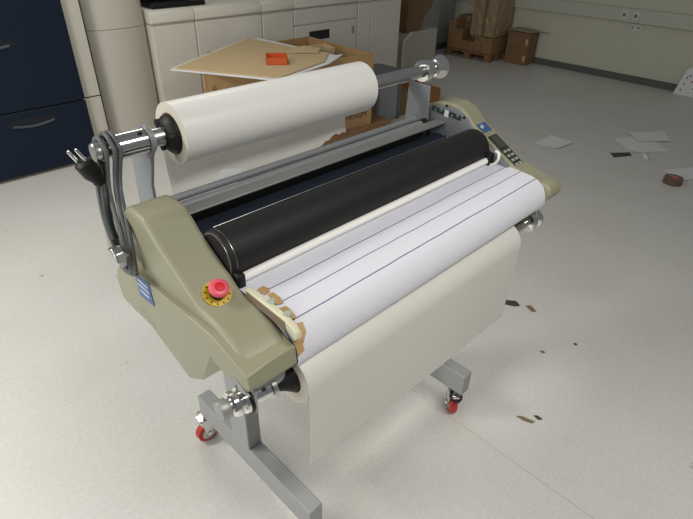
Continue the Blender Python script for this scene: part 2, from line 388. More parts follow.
# brackets carrying the upper shaft
def bracket(x, y0, y1):
    bm = bmesh.new(); yc, zc, R = .217, 1.282, .03
    pts = [(.238, 1.00), (.232, 1.16), (.200, 1.245)] + [(yc+R*1.2*math.cos(a), zc+R*1.2*math.sin(a)) for a in [PI+.6-(PI+.6)*k/12 for k in range(13)]] + [(.272, 1.25), (.318, 1.215), (.335, 1.00)]
    prism(bm, [(x, y, z) for y, z in pts], (.008, 0, 0)); return link('shaft_bracket', bm, M['greybar'], LM, smooth=30, bevel=.001)
bracket(-.0695, .235, .33)
bm = bmesh.new()
prism(bm, [(.898, y, z) for y, z in ((.115, .98), (.122, 1.262), (.212, 1.262), (.225, .98))], (.008, 0, 0))
link('shaft_bracket', bm, M['plate'], LM, smooth=30, bevel=.002)

# upper shaft
UY, UZ = .217, 1.282
us = lth('unwind_shaft', M['satin'], [(-.10, .022), (1.03, .022)], (0, UY, UZ), 'X', LM, 32)
lth('shaft_sleeve', M['chrome'], [(-.15, .028), (-.148, .030), (-.072, .030), (-.070, .028)], (0, UY, UZ), 'X', us, 40)
ring('shaft_collar', M['steel'], (0, UY, UZ), -.060, -.055, .018, .030, us)
lth('end_knob', M['satin'], [(-.192, .0), (-.192, .020), (-.189, .0225), (-.166, .0225), (-.163, .018), (-.15, .018)], (0, UY, UZ), 'X', us, 36)
lth('roll_chuck', M['black'], [(-.026, .024), (-.022, .034), (-.010, .046), (-.004, .049), (.02, .049)], (0, UY, UZ), 'X', us, 40)
for a in range(3):
    q = a*2*PI/3+.9
    lth('chuck_screw', M['black'], [(-.016, .010), (-.004, .010)], (-.010, UY+.033*math.cos(q), UZ+.033*math.sin(q)), 'X', us, 12)
lth('sleeve_screw', M['black'], [(0, .005), (.003, .005)], (-.086, UY-.0175, UZ+.024), (0, -.6, .8), us, 10)
lth('tension_flange', M['chrome'], [(.968, .024), (.97, .036), (.985, .038), (1.0, .036), (1.004, .022), (1.03, .022)], (0, UY, UZ), 'X', us, 40)
lth('tension_flange', M['chrome'], [(1.03, .020), (1.034, .030), (1.05, .033), (1.062, .040), (1.078, .041), (1.083, .037), (1.083, .0)], (0, UY, UZ), 'X', us, 40)

# rails and rollers
bm = bmesh.new(); prism(bm, [(-.08, y, z) for y, z in ((.057, 1.150), (.094, 1.152), (.094, 1.146), (.057, 1.145))], (1.0, 0, 0))
link('flat_rail', bm, M['alu'], LM, bevel=.001)
lth('grey_tube', M['greybar'], [(-.08, .012), (.865, .012)], (0, .118, 1.140), 'X', LM, 20)
lth('rear_bar', M['greybar'], [(-.08, .010), (.90, .010)], (0, .172, 1.137), 'X', LM, 20)
lth('tube_end', M['black'], [(.862, .016), (.885, .016)], (0, .118, 1.140), 'X', LM, 20)
lth('rear_roller', M['darkblue'], [(-.08, .048), (.92, .048)], (0, .075, 1.057), 'X', LM, 48)
rl = lth('laminating_roller', M['rubber'], [(-.084, .03), (-.084, .057), (-.081, .060), (.912, .060), (.916, .056), (.916, .03)], (0, -.073, 1.100), 'X', LM, 64)
ring('roller_ring', M['satin'], (0, -.073, 1.100), -.0848, -.0842, .0535, .0565, rl)
ring('roller_ring', M['satin'], (0, -.073, 1.100), -.071, -.0702, .0598, .0608, rl)
lth('lower_roller', M['rubber'], [(-.07, .05), (.916, .05)], (0, -.06, 1.0), 'X', LM, 40)
bm = bmesh.new(); tube(bm, [(-.07, -.050, 1.1595), (.91, -.048, 1.1595)], .0007, 6); link('edge_line', bm, M['satin'], rl)  # thin pale line along the top of the black roller
# right roller guard ring and little black stops
bm = bmesh.new(); tube(bm, smooth_path([(.905, -.135, 1.062), (.905, -.158, 1.066), (.908, -.172, 1.085), (.91, -.170, 1.106), (.915, -.155, 1.108)], 6), .0045, 8)
link('bent_hook', bm, M['lip'], LM)
bx('end_stop', M['black'], .895, .921, -.150, -.125, 1.06, 1.10, LM, bevel=.004)
bx('end_stop', M['black'], -.083, -.064, -.152, -.125, 1.05, 1.085, LM, bevel=.004)

bx('gap_backing', M['greysteeld'], -.08, .922, .135, .15, .95, 1.125, LM)  # added dark panel, stands in for the shade in the gap behind the rollers
# feed table under the sheet
def nose(dz, g=0.):
    p = [(-.155, 1.053), (-.20, 1.051), (-.25, 1.049), (-.285, 1.046), (-.31, 1.038), (-.330, 1.022), (-.341, 1.000), (-.345, .976), (-.340, .958)]
    return [(y, z+dz-g) for y, z in p]
tb = [(y+.006, z-.006) for y, z in nose(0)]+[(-.275, .978), (-.16, .98)]
tb2 = [(y+.006, z+.006) for y, z in nose(0)]+[(-.275, .985), (-.16, .98)]
bm = bmesh.new(); loft(bm, [xpoly(tb, -.084), xpoly(tb2, .936)]); link('feed_table', bm, M['steel'], LM, smooth=40)

# lower shaft
LY, LZ = -.300, .895
ls = lth('rewind_shaft', M['satin'], [(-.225, .016), (.99, .016)], (0, LY, LZ), 'X', LM, 28)
lth('shaft_sleeve', M['chrome'], [(-.180, .020), (-.178, .022), (-.133, .022), (-.131, .020)], (0, LY, LZ), 'X', ls, 32)
ring('shaft_collar', M['satin'], (0, LY, LZ), -.130, -.120, .016, .026, ls)
lth('end_knob', M['alu'], [(-.248, 0), (-.248, .019), (-.245, .021), (-.228, .021), (-.226, .018)], (0, LY, LZ), 'X', ls, 36)
lth('tension_disc', M['chrome'], [(-.221, .018), (-.219, .027), (-.211, .029), (-.207, .027), (-.205, .022), (-.200, .022), (-.198, .030), (-.191, .031), (-.189, .026)], (0, LY, LZ), 'X', ls, 36)
lth('rubber_washer', M['black'], [(-.189, .033), (-.183, .033)], (0, LY, LZ), 'X', ls, 36)
lth('roll_chuck', M['black'], [(-.113, .017), (-.10, .022), (-.083, .034), (-.075, .038), (.0, .038)], (0, LY, LZ), 'X', ls, 36)
lth('sleeve_screw', M['black'], [(0, .005), (.003, .005)], (-.150, LY-.0135, LZ+.016), (0, -.6, .8), ls, 10)
lth('tension_disc', M['chrome'], [(.93, .018), (.935, .034), (.95, .036), (.96, .025), (.975, .025), (.98, .034), (.992, .034), (.994, .0)], (0, LY, LZ), 'X', ls, 36)
for x in (-.181, .955):
    bm = bmesh.new(); prism(bm, [(x, LY-.022, LZ-.015), (x, LY-.022, LZ+.03), (x, LY-.01, LZ+.10), (x, LY+.09, LZ+.10), (x, LY+.022, LZ-.015)], (.008, 0, 0))
    link('shaft_bracket', bm, M['steel'], LM, smooth=0, bevel=.001)
bm = bmesh.new(); prism(bm, [(-.12, .06, .93), (-.12, .12, .93), (-.12, .12, .87), (-.12, .06, .87)], (.24, 0, 0)); link('post_head', bm, M['steel'], LM, smooth=0)
lth('post_screw', M['black'], [(0, .006), (.003, .006)], (-.004, .115, .56), 'X', LM, 10)

for ch in [ls]+list(ls.children):
    for v in ch.data.vertices:
        if v.co.x < -.10: v.co.z += (-.10-v.co.x)*.15; v.co.y += (-.10-v.co.x)*.03
# paper guide on the table: pale bar with rounded end and two thumb knobs
bm = bmesh.new()
gp = [(-.182, 1.056), (-.182, 1.074), (-.31, 1.072), (-.335, 1.066), (-.349, 1.055), (-.352, 1.042), (-.345, 1.034), (-.335, 1.042), (-.31, 1.053)]
loft(bm, [xpoly(gp, -.090), xpoly(gp, -.075)])
G = link('paper_guide', bm, M['guide'], LM, smooth=40, bevel=.003); G['label'] = 'pale cream guide bar with two greenish knobs'
for y in (-.247, -.300):
    lth('guide_knob', M['clear'], [(0, .008), (.004, .009), (.014, .009), (.016, .007)], (-.074, y-.006, 1.060), 'Z', G, 20)

# ------------------------------------------------------------------ film rolls
FR = thing('film_roll', (.37, UY, UZ), 'large white film roll mounted on the upper shaft of the laminating machine', 'film roll')
ring('wound_film', M['rollwhite'], (0, UY, UZ), .0, .66, .0515, .0755, FR, n=72)
for x0, x1 in ((-.0008, 0.), (.66, .6608)): ring('roll_face', M['rollend'], (0, UY, UZ), x0, x1, .0515, .0752, FR, n=72)
ring('core', M['core'], (0, UY, UZ), -.001, .661, .0495, .0515, FR, n=48)
random.seed(7)
rows = []; NX = 40
xs = [.0+.645*j/(NX-1) for j in range(NX)]
def jag(x):
    if x < .50: return 1.098
    if x < .60: return 1.098+(x-.50)*.34+random.uniform(-.004, .006)
    return 1.128+random.uniform(-.006, .004)
bot = [jag(x) for x in xs]
for k in range(9):
    f = k/8
    rows.append([(x, .217+.0745*math.cos(-.55*(1-f)) - f*.028+.004*math.sin(x*17+f*2), (1.282-.042)*(1-f)+bot[j]*f) for j, x in enumerate(xs)])
bm = bmesh.new(); sheet(bm, rows, .0006, (0, 1, 0)); w_ = link('loose_web', bm, M['film'], FR, smooth=60); w_['label'] = 'loose translucent web hanging with a torn lower edge'
for pts in (((.075, 1.118), (.10, 1.15), (.165, 1.136), (.16, 1.118)), ((.035, 1.115), (.037, 1.122), (.068, 1.128), (.07, 1.118))):
    bm = bmesh.new(); prism(bm, [(x+.012, .196, z+.012) for x, z in pts], (0, .001, 0)); link('paper_tatter', bm, M['white'], FR, smooth=0)

RR = thing('film_roll', (.41, LY, LZ), 'cream film roll on the lower front shaft with a wide web hanging from it', 'film roll')
ring('wound_film', M['rollcream'], (0, LY, LZ), -.075, .785, .040, .0665, RR, n=72)
for x0, x1 in ((-.0758, -.075), (.785, .7858)): ring('roll_face', M['rollend'], (0, LY, LZ), x0, x1, .040, .066, RR, n=72)
rows = []; xs = [-.075+.860*j/47 for j in range(48)]
prof = [(LY-.0675*math.cos(a), LZ+.0675*math.sin(a)) for a in [1.2-1.2*k/8 for k in range(9)]]
prof += [(LY-.0675-.001*k/12, LZ-(LZ-.652)*k/12) for k in range(1, 13)]
for i, (y, z) in enumerate(prof):
    h = max(0, (LZ-z)/.243)
    rows.append([(x-(.014*h if j > 40 else 0)*(j-40)/7, y+h*.003*math.sin(x*9+1.5), z-(.03*h*(x/.78))) for j, x in enumerate(xs)])
bm = bmesh.new(); sheet(bm, rows, .0006, (0, 1, 0)); w_ = link('hanging_web', bm, M['filmcream'], RR, smooth=60); w_['label'] = 'wide milky web hanging straight down'

# printed sheet on the feed table, wrapped over the rounded front edge
rows = []
pl_, pr_ = [(-.125, 1.066)]*0+nose(0), nose(.012)
pre = [(-.122, 1.054), (-.135, 1.0535), (-.147, 1.053)]
L_, R_ = pre+pl_, [(y, z+.008) for y, z in pre]+pr_
for (a, b), (c, d) in zip(L_, R_):
    rows.append([(-.083+(.937+.083)*t, a+(c-a)*t, b+(d-b)*t) for t in [j/20 for j in range(21)]])
bm = bmesh.new(); sheet(bm, rows, .0008, (0, .5, -.85))
PS = link('printed_sheet', bm, M['paperprint'], smooth=50)
tag(PS, 'white sheet with thin dark blue lines covering the feed table of the laminating machine', 'paper sheet')

bm = bmesh.new()
loft(bm, [[(x, -.135+.0105*math.cos(a)+e, 1.0655+.0105*math.sin(a)+d) for a in [2*PI*k/16 for k in range(16)]] for x, e, d in ((-.080, 0, 0), (.2, .001, .002), (.5, -.001, .005), (.905, 0, .008))])
link('curled_edge', bm, M['lip'], PS, smooth=60)
# brown tape scraps stuck on the sheet beside the guide
def scrap(name, pts, z, m, label, cat, group=None, th=.0012, jitter=0):
    bm = bmesh.new(); prism(bm, [(x, y, z) for x, y in pts], (0, 0, th)); o = link(name, bm, m, smooth=0); return tag(o, label, cat, group)
TL = 1.0535
scrap('tape_scrap', [(-.058, -.179), (-.040, -.176), (-.034, -.192), (-.042, -.204), (-.056, -.204)], TL-.001, M['tape'], 'torn brown tape scrap at the roller end of the cream paper guide', 'tape')
scrap('tape_scrap', [(-.050, -.208), (-.036, -.208), (-.036, -.232), (-.043, -.252), (-.056, -.248)], TL-.002, M['tape'], 'torn brown tape scrap beside the guide knob nearer the black roller', 'tape')
scrap('tape_scrap', [(-.062, -.258), (-.044, -.262), (-.046, -.284), (-.052, -.308), (-.068, -.300)], TL-.0035, M['tape'], 'torn brown tape scrap beside the guide knob nearer the table front', 'tape')
bm = bmesh.new(); prism(bm, [(-.062, -.310, 1.0415), (-.044, -.314, 1.0385), (-.048, -.330, 1.0255), (-.064, -.340, 1.010), (-.070, -.324, 1.032)], (0, -.0006, .0016))
tag(link('tape_scrap', bm, M['tape'], smooth=0), 'torn brown tape scrap on the sheet right of the rounded guide end', 'tape')
bm = bmesh.new(); prism(bm, [(-.083, -.330, 1.024), (-.066, -.334, 1.0205), (-.066, -.344, .996), (-.083, -.345, .990)], (0, -.0016, .0008))
tag(link('tape_scrap', bm, M['tape'], smooth=0), 'orange brown tape scrap folded over the front edge below the guide end', 'tape')
bm = bmesh.new(); prism(bm, [(-.0916, -.185, 1.054), (-.0916, -.192, 1.072), (-.0916, -.315, 1.066), (-.0916, -.320, 1.045)], (.0014, 0, 0))
tb_ = link('guide_backing', bm, M['tapeside'], G, smooth=0); tb_['label'] = 'brown board strip along the guide'

# ------------------------------------------------------------------ power cord looped over the shaft and knob
PC = thing('power_cord', (-.17, .19, 1.05), 'grey power cord with black plug looped over the upper shaft and side knob', 'power cord')
bm = bmesh.new()
def loop(dx, top=.036, bot=.036, skew=0.):
    pts = []
    for k in range(9):
        a = PI*k/8
        pts.append((-.158+dx, UY-top*math.cos(a)*-1, UZ+top*math.sin(a)))
    a1 = (-.158+dx, UY-top, UZ)
    lo = []
    for k in range(7):
        a = PI*k/6
        lo.append((-.213+dx*.25, .115-bot*math.cos(a), 1.062-bot*math.sin(a)))
    pts = [(-.158+dx, UY+top*math.cos(PI*k/8), UZ+top*math.sin(PI*k/8)) for k in range(9)]
    pts += [(-.175+dx*.8, UY-top-.002, UZ-.08), (-.205+dx*.6, .135-bot, 1.14)]
    pts += lo
    pts += [(-.205+dx*.6, .15+bot, 1.14), (-.175+dx*.8, UY+top+.004, UZ-.08)]
    return pts
for dx, t_, b_ in ((0., .036, .036), (.012, .037, .041), (-.016, .030, .034)):
    tube(bm, smooth_path(loop(dx, t_, b_), 4, True), .0055, 8, True)
tube(bm, smooth_path([(-.205, .205, 1.10), (-.20, .215, 1.16), (-.19, .202, 1.195), (-.193, .20, 1.213)], 5), .0055, 8)
link('cable', bm, M['cable'], PC, smooth=60)
bm = bmesh.new(); tube(bm, smooth_path([(-.166, .236, 1.295), (-.184, .212, 1.235), (-.204, .176, 1.195), (-.214, .160, 1.146), (-.216, .140, 1.105)], 6), .0085, 10)
cd = link('thick_cable', bm, M['cabledark'], PC, smooth=60); cd['label'] = 'thicker dark cable'
a, b = Vector((-.193, .20, 1.212)), Vector((-.240, .20, 1.310)); ax = (b-a).normalized()
pg = lth('plug', M['black'], [(0, .011), (.012, .015), (.02, .0145), (.038, .021), (.068, .0205), (.073, .014)], a, ax, PC, 20, smooth=50)
side = Vector((.55, -.75, .35)); side = (side-ax*side.dot(ax)).normalized()
for s in (-1, 1):
    lth('prong', M['chrome'], [(.070, .0038), (.103, .0038), (.106, .002)], a+ax*0+side*s*.010, ax, pg, 10)

# ------------------------------------------------------------------ background: presses and cabinets along the back
DP = thing('digital_press', (.3, 3.7, 0), 'tall navy blue fronted printing press at the left edge', 'printing press')
bx('body', M['puttyl'], -.75, 1.0, 3.42, 4.2, .02, 1.7, DP, bevel=.004)
bx('upper_door', M['navy'], -.75, .865, 3.38, 3.42, .505, 1.7, DP, bevel=.006)
dl = bx('lower_door', M['navy'], -.75, .865, 3.38, 3.42, .03, .495, DP, bevel=.006)
bx('strip_seam', M['dark'], .866, .999, 3.4185, 3.42, .497, .505, DP, smooth=0)
def pull(parent, xc, zc, w):
    bm = bmesh.new(); N = 14
    prism(bm, [(xc+w/2*math.cos(2*PI*k/28), 3.3785, zc+.034*math.sin(2*PI*k/28)) for k in range(28)], (0, .002, 0)); link('handle_recess', bm, M['navydark'], parent, smooth=0)
    bm = bmesh.new(); tube(bm, [(xc-w*.42+w*.84*k/12, 3.376, zc-.010-.018*math.sin(PI*k/12)) for k in range(13)], .010, 8); link('handle_lip', bm, M['navylight'], parent)
pull(dl, .46, .41, .34)
pull(DP.children[1] if False else [c for c in DP.children if c.name.startswith('upper_door')][0], .22, .955, .56)

PT = thing('press_tower', (1.28, 3.7, 0), 'plain putty grey tower between navy press and white cabinets', 'machine tower')
bm = bmesh.new()
qs = [(1.018, 4.15)]+[(1.2815-.2635*math.cos(PI*k/16), 3.60-.12*math.sin(PI*k/16)) for k in range(17)]+[(1.545, 4.15)]
hexa(bm, qs, .02, .953); link('lower_panel', bm, M['putty'], PT, smooth=50)
bm = bmesh.new(); hexa(bm, qs, .957, 1.7); link('upper_panel', bm, M['putty'], PT, smooth=50)
bm = bmesh.new(); hexa(bm, [(x*.985+.019, y+.01) for x, y in qs], 0, 1.69); link('frame', bm, M['dark'], PT, smooth=0)
bx('side_gap', M['dark'], 1.001, 1.0175, 3.45, 3.60, 0, 1.69, PT, smooth=0)

def cabinet(x0, x1, label, name='finishing_cabinet', lid_name='lid', y=3.5, doors=1, extra=None):
    t = thing(name, ((x0+x1)/2, y+.35, 0), label, 'machine cabinet', 'white machine cabinets along the back')
    bx('body', M['cab'], x0+.003, x1-.003, y+.014, y+.75, .03, .95, t)
    bx('plinth', M['dark'], x0+.03, x1-.03, y+.06, y+.7, 0, .03, t, smooth=0)
    bm = bmesh.new()
    pr = [(y+.75, .955), (y-.006, .955), (y-.014, .965), (y-.014, 1.02), (y-.004, 1.045), (y+.02, 1.058), (y+.75, 1.062)]
    prism(bm, [(x0+.003, a, b) for a, b in pr], (x1-x0-.006, 0, 0)); link('lid', bm, M['cab'], t, bevel=.004, smooth=50)
    return t
def door(t, x0, x1, z0, z1, y=3.5, name='door', m='cab'):
    return bx(name, M[m], x0, x1, y-.004, y+.014, z0, z1, t, bevel=.004)
G1 = cabinet(1.555, 1.968, 'first white cabinet beside the putty tower, under the black tray'); door(G1, 1.562, 1.961, .05, .938)
G2 = cabinet(1.968, 2.69, 'wide plain white cabinet, second from the putty tower'); door(G2, 1.976, 2.682, .05, .938)
G3 = cabinet(2.69, 3.085, 'narrow white cabinet left of the one with a dark slot'); door(G3, 2.698, 3.077, .05, .925)
G4 = cabinet(3.085, 4.005, 'white cabinet with a dark slot window and small brass latch')
door(G4, 3.093, 3.997, .80, .938, name='drawer')
d4 = door(G4, 3.093, 3.997, .05, .785)
bx('slot_window', M['dark'], 3.285, 3.572, 3.493, 3.4965, .635, .725, d4, smooth=0)
bx('latch', M['brass'], 3.915, 3.935, 3.482, 3.4965, .645, .72, d4, bevel=.003)
G5 = cabinet(4.005, 4.75, 'last white cabinet of the row with two tall doors')
door(G5, 4.013, 4.225, .05, .935); door(G5, 4.235, 4.742, .05, .935)

BT = thing('black_tray', (1.87, 3.63, 1.062), 'black flat tray lying on top of the first white cabinet', 'tray')
bx('base', M['black'], 1.62, 2.13, 3.55, 3.9, 1.062, 1.10, BT, bevel=.012, seg=3)
bx('raised_back', M['black'], 1.63, 2.05, 3.68, 3.89, 1.10, 1.19, BT, bevel=.015, seg=3)

# large carton on a pallet behind the machine
def pallet(name, x0, x1, y0, y1, h, label, m='wood', nb=3, along='y'):
    t = thing(name, ((x0+x1)/2, (y0+y1)/2, 0), label, 'pallet')
    n = 6
    for k in range(n):
        if along == 'y':
            w = (x1-x0)/n; bx('deck_board', M[m], x0+k*w+.01, x0+(k+1)*w-.01, y0, y1, h-.022, h, t)
        else:
            w = (y1-y0)/n; bx('deck_board', M[m], x0, x1, y0+k*w+.01, y0+(k+1)*w-.01, h-.022, h, t)
    for k in range(3):
        if along == 'y':
            yb = y0+(y1-y0-.09)*k/2; bx('bearer', M[m], x0, x1, yb, yb+.09, 0, h-.022, t)
        else:
            xb = x0+(x1-x0-.09)*k/2
            for j in range(3):
                yb = y0+(y1-y0-.09)*j/2; bx('block', M[m], xb, xb+.09, yb, yb+.09, .0, h-.022, t)
    return t
pallet('wooden_pallet', 1.45, 3.2, 2.22, 3.2, .13, 'wooden pallet under the big open carton behind the laminating machine')
BC = thing('large_carton', (2.25, 2.8, .13), 'big open brown carton with a brown sheet across its top', 'carton')
Q = [(1.44, 2.55), (2.95, 2.255), (3.03, 3.21), (1.88, 3.20)]
names_ = ('front_wall', 'end_wall', 'back_wall', 'end_wall')
cen = Vector((sum(q[0] for q in Q)/4, sum(q[1] for q in Q)/4))
for k in range(4):
    a, b = Vector(Q[k]), Vector(Q[(k+1) % 4]); d = (b-a).normalized(); nrm = Vector((-d.y, d.x))
    if nrm.dot(cen-a) < 0: nrm = -nrm
    bm = bmesh.new(); hexa(bm, [a, b, b+nrm*.012, a+nrm*.012], .13, .75); wl = link(names_[k], bm, M['card'], BC, smooth=0)
    if k == 0: fw_ = wl; fd = d
bm = bmesh.new(); hexa(bm, [tuple(cen+(Vector(q)-cen)*.98) for q in Q], .131, .17); link('bottom', bm, M['card'], BC, smooth=0)
fa = Vector(Q[0]); fdir = (Vector(Q[1])-fa).normalized(); fn = Vector((fdir.y, -fdir.x))
def on_front(s, z, out=.001): p = fa+fdir*s+fn*out; return (p.x, p.y, z)
text('carton_print', 'sensiM', M['ink'], on_front(1.37, .235), (fdir.x, fdir.y, 0), (0, 0, 1), .085, BC)
text('carton_print', 'u', M['ink'], on_front(.075, .655), (fdir.x, fdir.y, 0), (0, 0, 1), .07, BC)
# contents and sheet lying over the opening
CS = thing('cardboard_sheet', (2.1, 2.7, .752), 'large flat brown cardboard sheet lying over the open carton', 'cardboard')
bm = bmesh.new(); C4 = [(1.36, 2.80), (2.45, 3.40), (2.515, 2.84), (2.60, 2.46), (2.36, 2.25), (1.775, 2.09)]
hexa(bm, C4, .762, .772); link('board', bm, M['cardlight'], CS, smooth=0)
bm = bmesh.new(); hexa(bm, [(1.33, 2.82), (1.40, 2.87), (2.46, 3.45), (2.56, 3.36), (2.62, 2.40), (2.70, 2.38), (2.37, 2.21), (1.79, 2.06), (1.74, 2.085)], .753, .761); link('white_liner', bm, M['white'], CS, smooth=0)
OB = thing('orange_box', (2.0, 2.52, .772), 'small orange open card box on the brown sheet', 'box')
bm = bmesh.new(); o_ = Vector((1.925, 2.43)); e1 = Vector((.13, -.10)); e2 = Vector((.10, .14))
def quadbox(o_, e1, e2, z0, h, m, parent, t=.006):
    for nm, p, d, n_ in (('side', o_, e1, e2), ('side', o_+e2, e1, -e2), ('side', o_, e2, e1), ('side', o_+e1, e2, -e1)):
        bm = bmesh.new(); k = n_.normalized()*t; hexa(bm, [p, p+d, p+d+k, p+k], z0, z0+h); link(nm, bm, m, parent, smooth=0)
    bm = bmesh.new(); hexa(bm, [o_, o_+e1, o_+e1+e2, o_+e2], z0, z0+.005); link('base', bm, m, parent, smooth=0)
bm.free(); quadbox(o_, e1, e2, .772, .055, M['orange'], OB)
bm = bmesh.new(); rows = [[(2.30, 2.66, .777), (2.42, 2.56, .781), (2.50, 2.475, .779)], [(2.42, 2.78, .779), (2.54, 2.70, .80), (2.63, 2.60, .785)]]
sheet(bm, rows, .003); tag(link('card_offcut', bm, M['cardlight'], smooth=0), 'small grey brown card offcut beside the orange box', 'card')
GB = thing('green_box', (2.76, 2.70, .17), 'small open tan box with pale green inside standing in the big carton', 'box')
bm = bmesh.new()
quadbox(Vector((2.62, 2.61)), Vector((.17, -.03)), Vector((.06, .20)), .66, .11, M['cardlight'], GB)
bm.free()
bm = bmesh.new(); hexa(bm, [(2.64, 2.63), (2.78, 2.605), (2.83, 2.765), (2.70, 2.79)], .70, .735); link('contents', bm, M['green'], GB, smooth=0)
bm = bmesh.new(); hexa(bm, [(2.63, 2.62), (2.78, 2.595), (2.83, 2.77), (2.69, 2.80)], .171, .658); link('lower_part', bm, M['card'], GB, smooth=0)

GL = thing('grey_cabinet', (3.45, 2.62, 0), 'low grey steel cabinet between the big carton and the laminator bracket', 'cabinet')
bx('body', M['greysteel'], 3.23, 3.60, 2.46, 2.76, .0, .47, GL, bevel=.004)
bx('door', M['greysteel'], 3.275, 3.545, 2.452, 2.46, .03, .43, GL, bevel=.003)
bm = bmesh.new(); loft(bm, [[(3.21, 2.44, .47), (3.62, 2.44, .47), (3.62, 2.78, .47), (3.21, 2.78, .47)], [(3.21, 2.44, .50), (3.62, 2.44, .485), (3.62, 2.78, .485), (3.21, 2.78, .53)]])
link('top', bm, M['greysteeld'], GL, smooth=0)
bx('side_post', M['greysteeld'], 3.23, 3.268, 2.45, 2.46, 0, .47, GL); bx('side_post', M['greysteeld'], 3.552, 3.60, 2.45, 2.46, 0, .47, GL)

def carton(name, x0, x1, y0, y1, z0, z1, m, label, cat='carton', group=None, tape=True, rot=0):
    t = thing(name, ((x0+x1)/2, (y0+y1)/2, z0), label, cat, group)
    bx('body', M[m], x0, x1, y0, y1, z0, z1, t, bevel=.004)
    if tape:
        ym = (y0+y1)/2
        bx('flap_tape', M['carddark' if m != 'carddark' else 'card'], x0-.0006, x0, ym-.018, ym+.018, z1-.07, z1, t, smooth=0)
    return t
# orange-brown cartons behind the upright bracket
OC = thing('open_carton', (4.1, 2.7, 0), 'orange brown low open carton on the floor behind the laminator bracket', 'carton')
quadbox(Vector((3.80, 2.56)), Vector((.60, -.02)), Vector((.05, .40)), .0, .15, M['cardorange'], OC, .01)
carton('flat_carton', 3.66, 3.79, 2.50, 2.95, 0, .25, 'carddark', 'narrow dark brown carton right of the low grey cabinet')

# beige unit, carton on it, grey tower at the end of the row
BU = thing('output_unit', (5.5, 4.0, 0), 'low beige output unit at the end of the white cabinets', 'machine unit')
bm = bmesh.new(); prism(bm, [(5.15, 3.75, .02), (5.88, 3.75, .02), (5.87, 3.75, .47), (5.33, 3.75, .47), (5.27, 3.75, .45), (5.16, 3.75, .35)], (0, .40, 0)); link('housing', bm, M['beige'], BU, bevel=.006)
bx('plinth', M['dark'], 5.2, 5.82, 3.79, 4.12, 0, .02, BU, smooth=0)
bm = bmesh.new(); tube(bm, smooth_path([(5.15, 3.745, .05), (5.15, 3.745, .34), (5.19, 3.745, .40), (5.31, 3.745, .475)], 4), .012, 6); link('edge_trim', bm, M['white'], BU)
BX = thing('brown_carton', (5.45, 3.95, .47), 'dark brown tapered carton standing on the low beige output unit', 'carton')
bm = bmesh.new(); prism(bm, [(5.26, 3.80, .472), (5.56, 3.80, .472), (5.62, 3.80, .62), (5.78, 3.80, .78), (5.80, 3.80, 1.1), (5.26, 3.80, 1.1)], (0, .33, 0)); link('body', bm, M['carddark'], BX, bevel=.003)
GP = thing('grey_tower', (6.2, 4.15, 0), 'tall blue grey steel tower between the beige unit and the stacked pallet', 'cabinet')
bx('shell', M['bluegrey'], 5.7, 6.47, 4.17, 4.28, .03, 1.8, GP, bevel=.004); bx('plinth', M['greysteeld'], 5.72, 6.45, 4.18, 4.28, 0, .03, GP, smooth=0)

# loaded pallet in the far corner
pallet('wooden_pallet', 6.50, 7.0, 3.235, 4.02, .105, 'loaded wooden pallet in the far corner under the brown cartons', along='x')
gname = 'brown cartons on the corner pallet'
Z = .107
carton('brown_carton', 6.53, 6.75, 3.905, 4.02, Z, .50, 'cardpallet', 'tall narrow brown carton at the left end of the corner pallet', group=gname)
carton('brown_carton', 6.53, 6.73, 3.77, 3.90, Z, .38, 'cardpallet', 'upright brown carton second from the left on the corner pallet', group=gname)
carton('brown_carton', 6.53, 6.73, 3.545, 3.765, Z, .238, 'cardpallet', 'low brown carton in the middle of the corner pallet front', group=gname)
carton('brown_carton', 6.53, 6.73, 3.425, 3.54, Z, .335, 'cardpallet', 'narrow brown carton right of the low one on the corner pallet', group=gname)
carton('brown_carton', 6.53, 6.98, 3.25, 3.42, Z, .325, 'cardpallet', 'brown carton at the right end of the corner pallet', group=gname)
carton('brown_carton', 6.76, 6.98, 3.43, 4.02, Z, .325, 'carddark', 'dark brown carton at the back of the corner pallet, lower one', group=gname)
carton('brown_carton', 6.76, 6.98, 3.66, 4.02, .327, .54, 'carddark', 'dark brown carton at the back of the corner pallet, upper one', group=gname)
WB = thing('wrapped_carton', (6.75, 3.44, .34), 'big film wrapped brown bundle on top of the corner pallet cartons', 'carton')
bm = bmesh.new(); box(bm, 6.53, 6.97, 3.245, 3.635, .337, .84); bmesh.ops.subdivide_edges(bm, edges=bm.edges[:], cuts=6, use_grid_fill=True)
for v in bm.verts:
    if v.co.z > .35: v.co += Vector((random.uniform(-.008, .008), random.uniform(-.008, .008), random.uniform(-.006, .006)))
link('bundle', bm, M['wrap'], WB, smooth=0)
bx('tape_band', M['carddark'], 6.524, 6.976, 3.40, 3.44, .338, .846, WB, smooth=0)
# two stacked cartons by the wall with a loose lid
def stacked(z0, z1, label, dx=0):
    t = thing('stacked_carton', (6.88, 3.0, z0), label, 'carton', 'two cartons stacked by the right wall')
    bx('body', M['carddark'], 6.76+dx, 7.02+dx*0, 2.80, 3.14, z0, z1, t, bevel=.004)
    bx('paper_label', M['cardlight'], 6.7592+dx, 6.76+dx, 2.815, 2.85, z0+.05, z0+.13, t, smooth=0)
stacked(0, .222, 'brown carton on the floor by the right wall, lower of two')
stacked(.224, .43, 'brown carton by the right wall, upper of two under a loose lid', .004)
bm = bmesh.new(); dz_=.010; rows = [[(6.735, 3.15, .442), (6.735, 2.98, .446), (6.74, 2.80, .44)], [(6.90, 3.15, .447), (6.91, 2.95, .452), (6.95, 2.73, .445)], [(7.02, 3.15, .445), (7.02, 2.92, .445), (7.025, 2.64, .42)]]
rows = [[(x, y, z+dz_) for x, y, z in r_] for r_ in rows]
sheet(bm, rows, .008); tag(link('carton_lid', bm, M['lidcard'], smooth=40), 'loose grey green card lid on the upper carton by the right wall', 'lid')
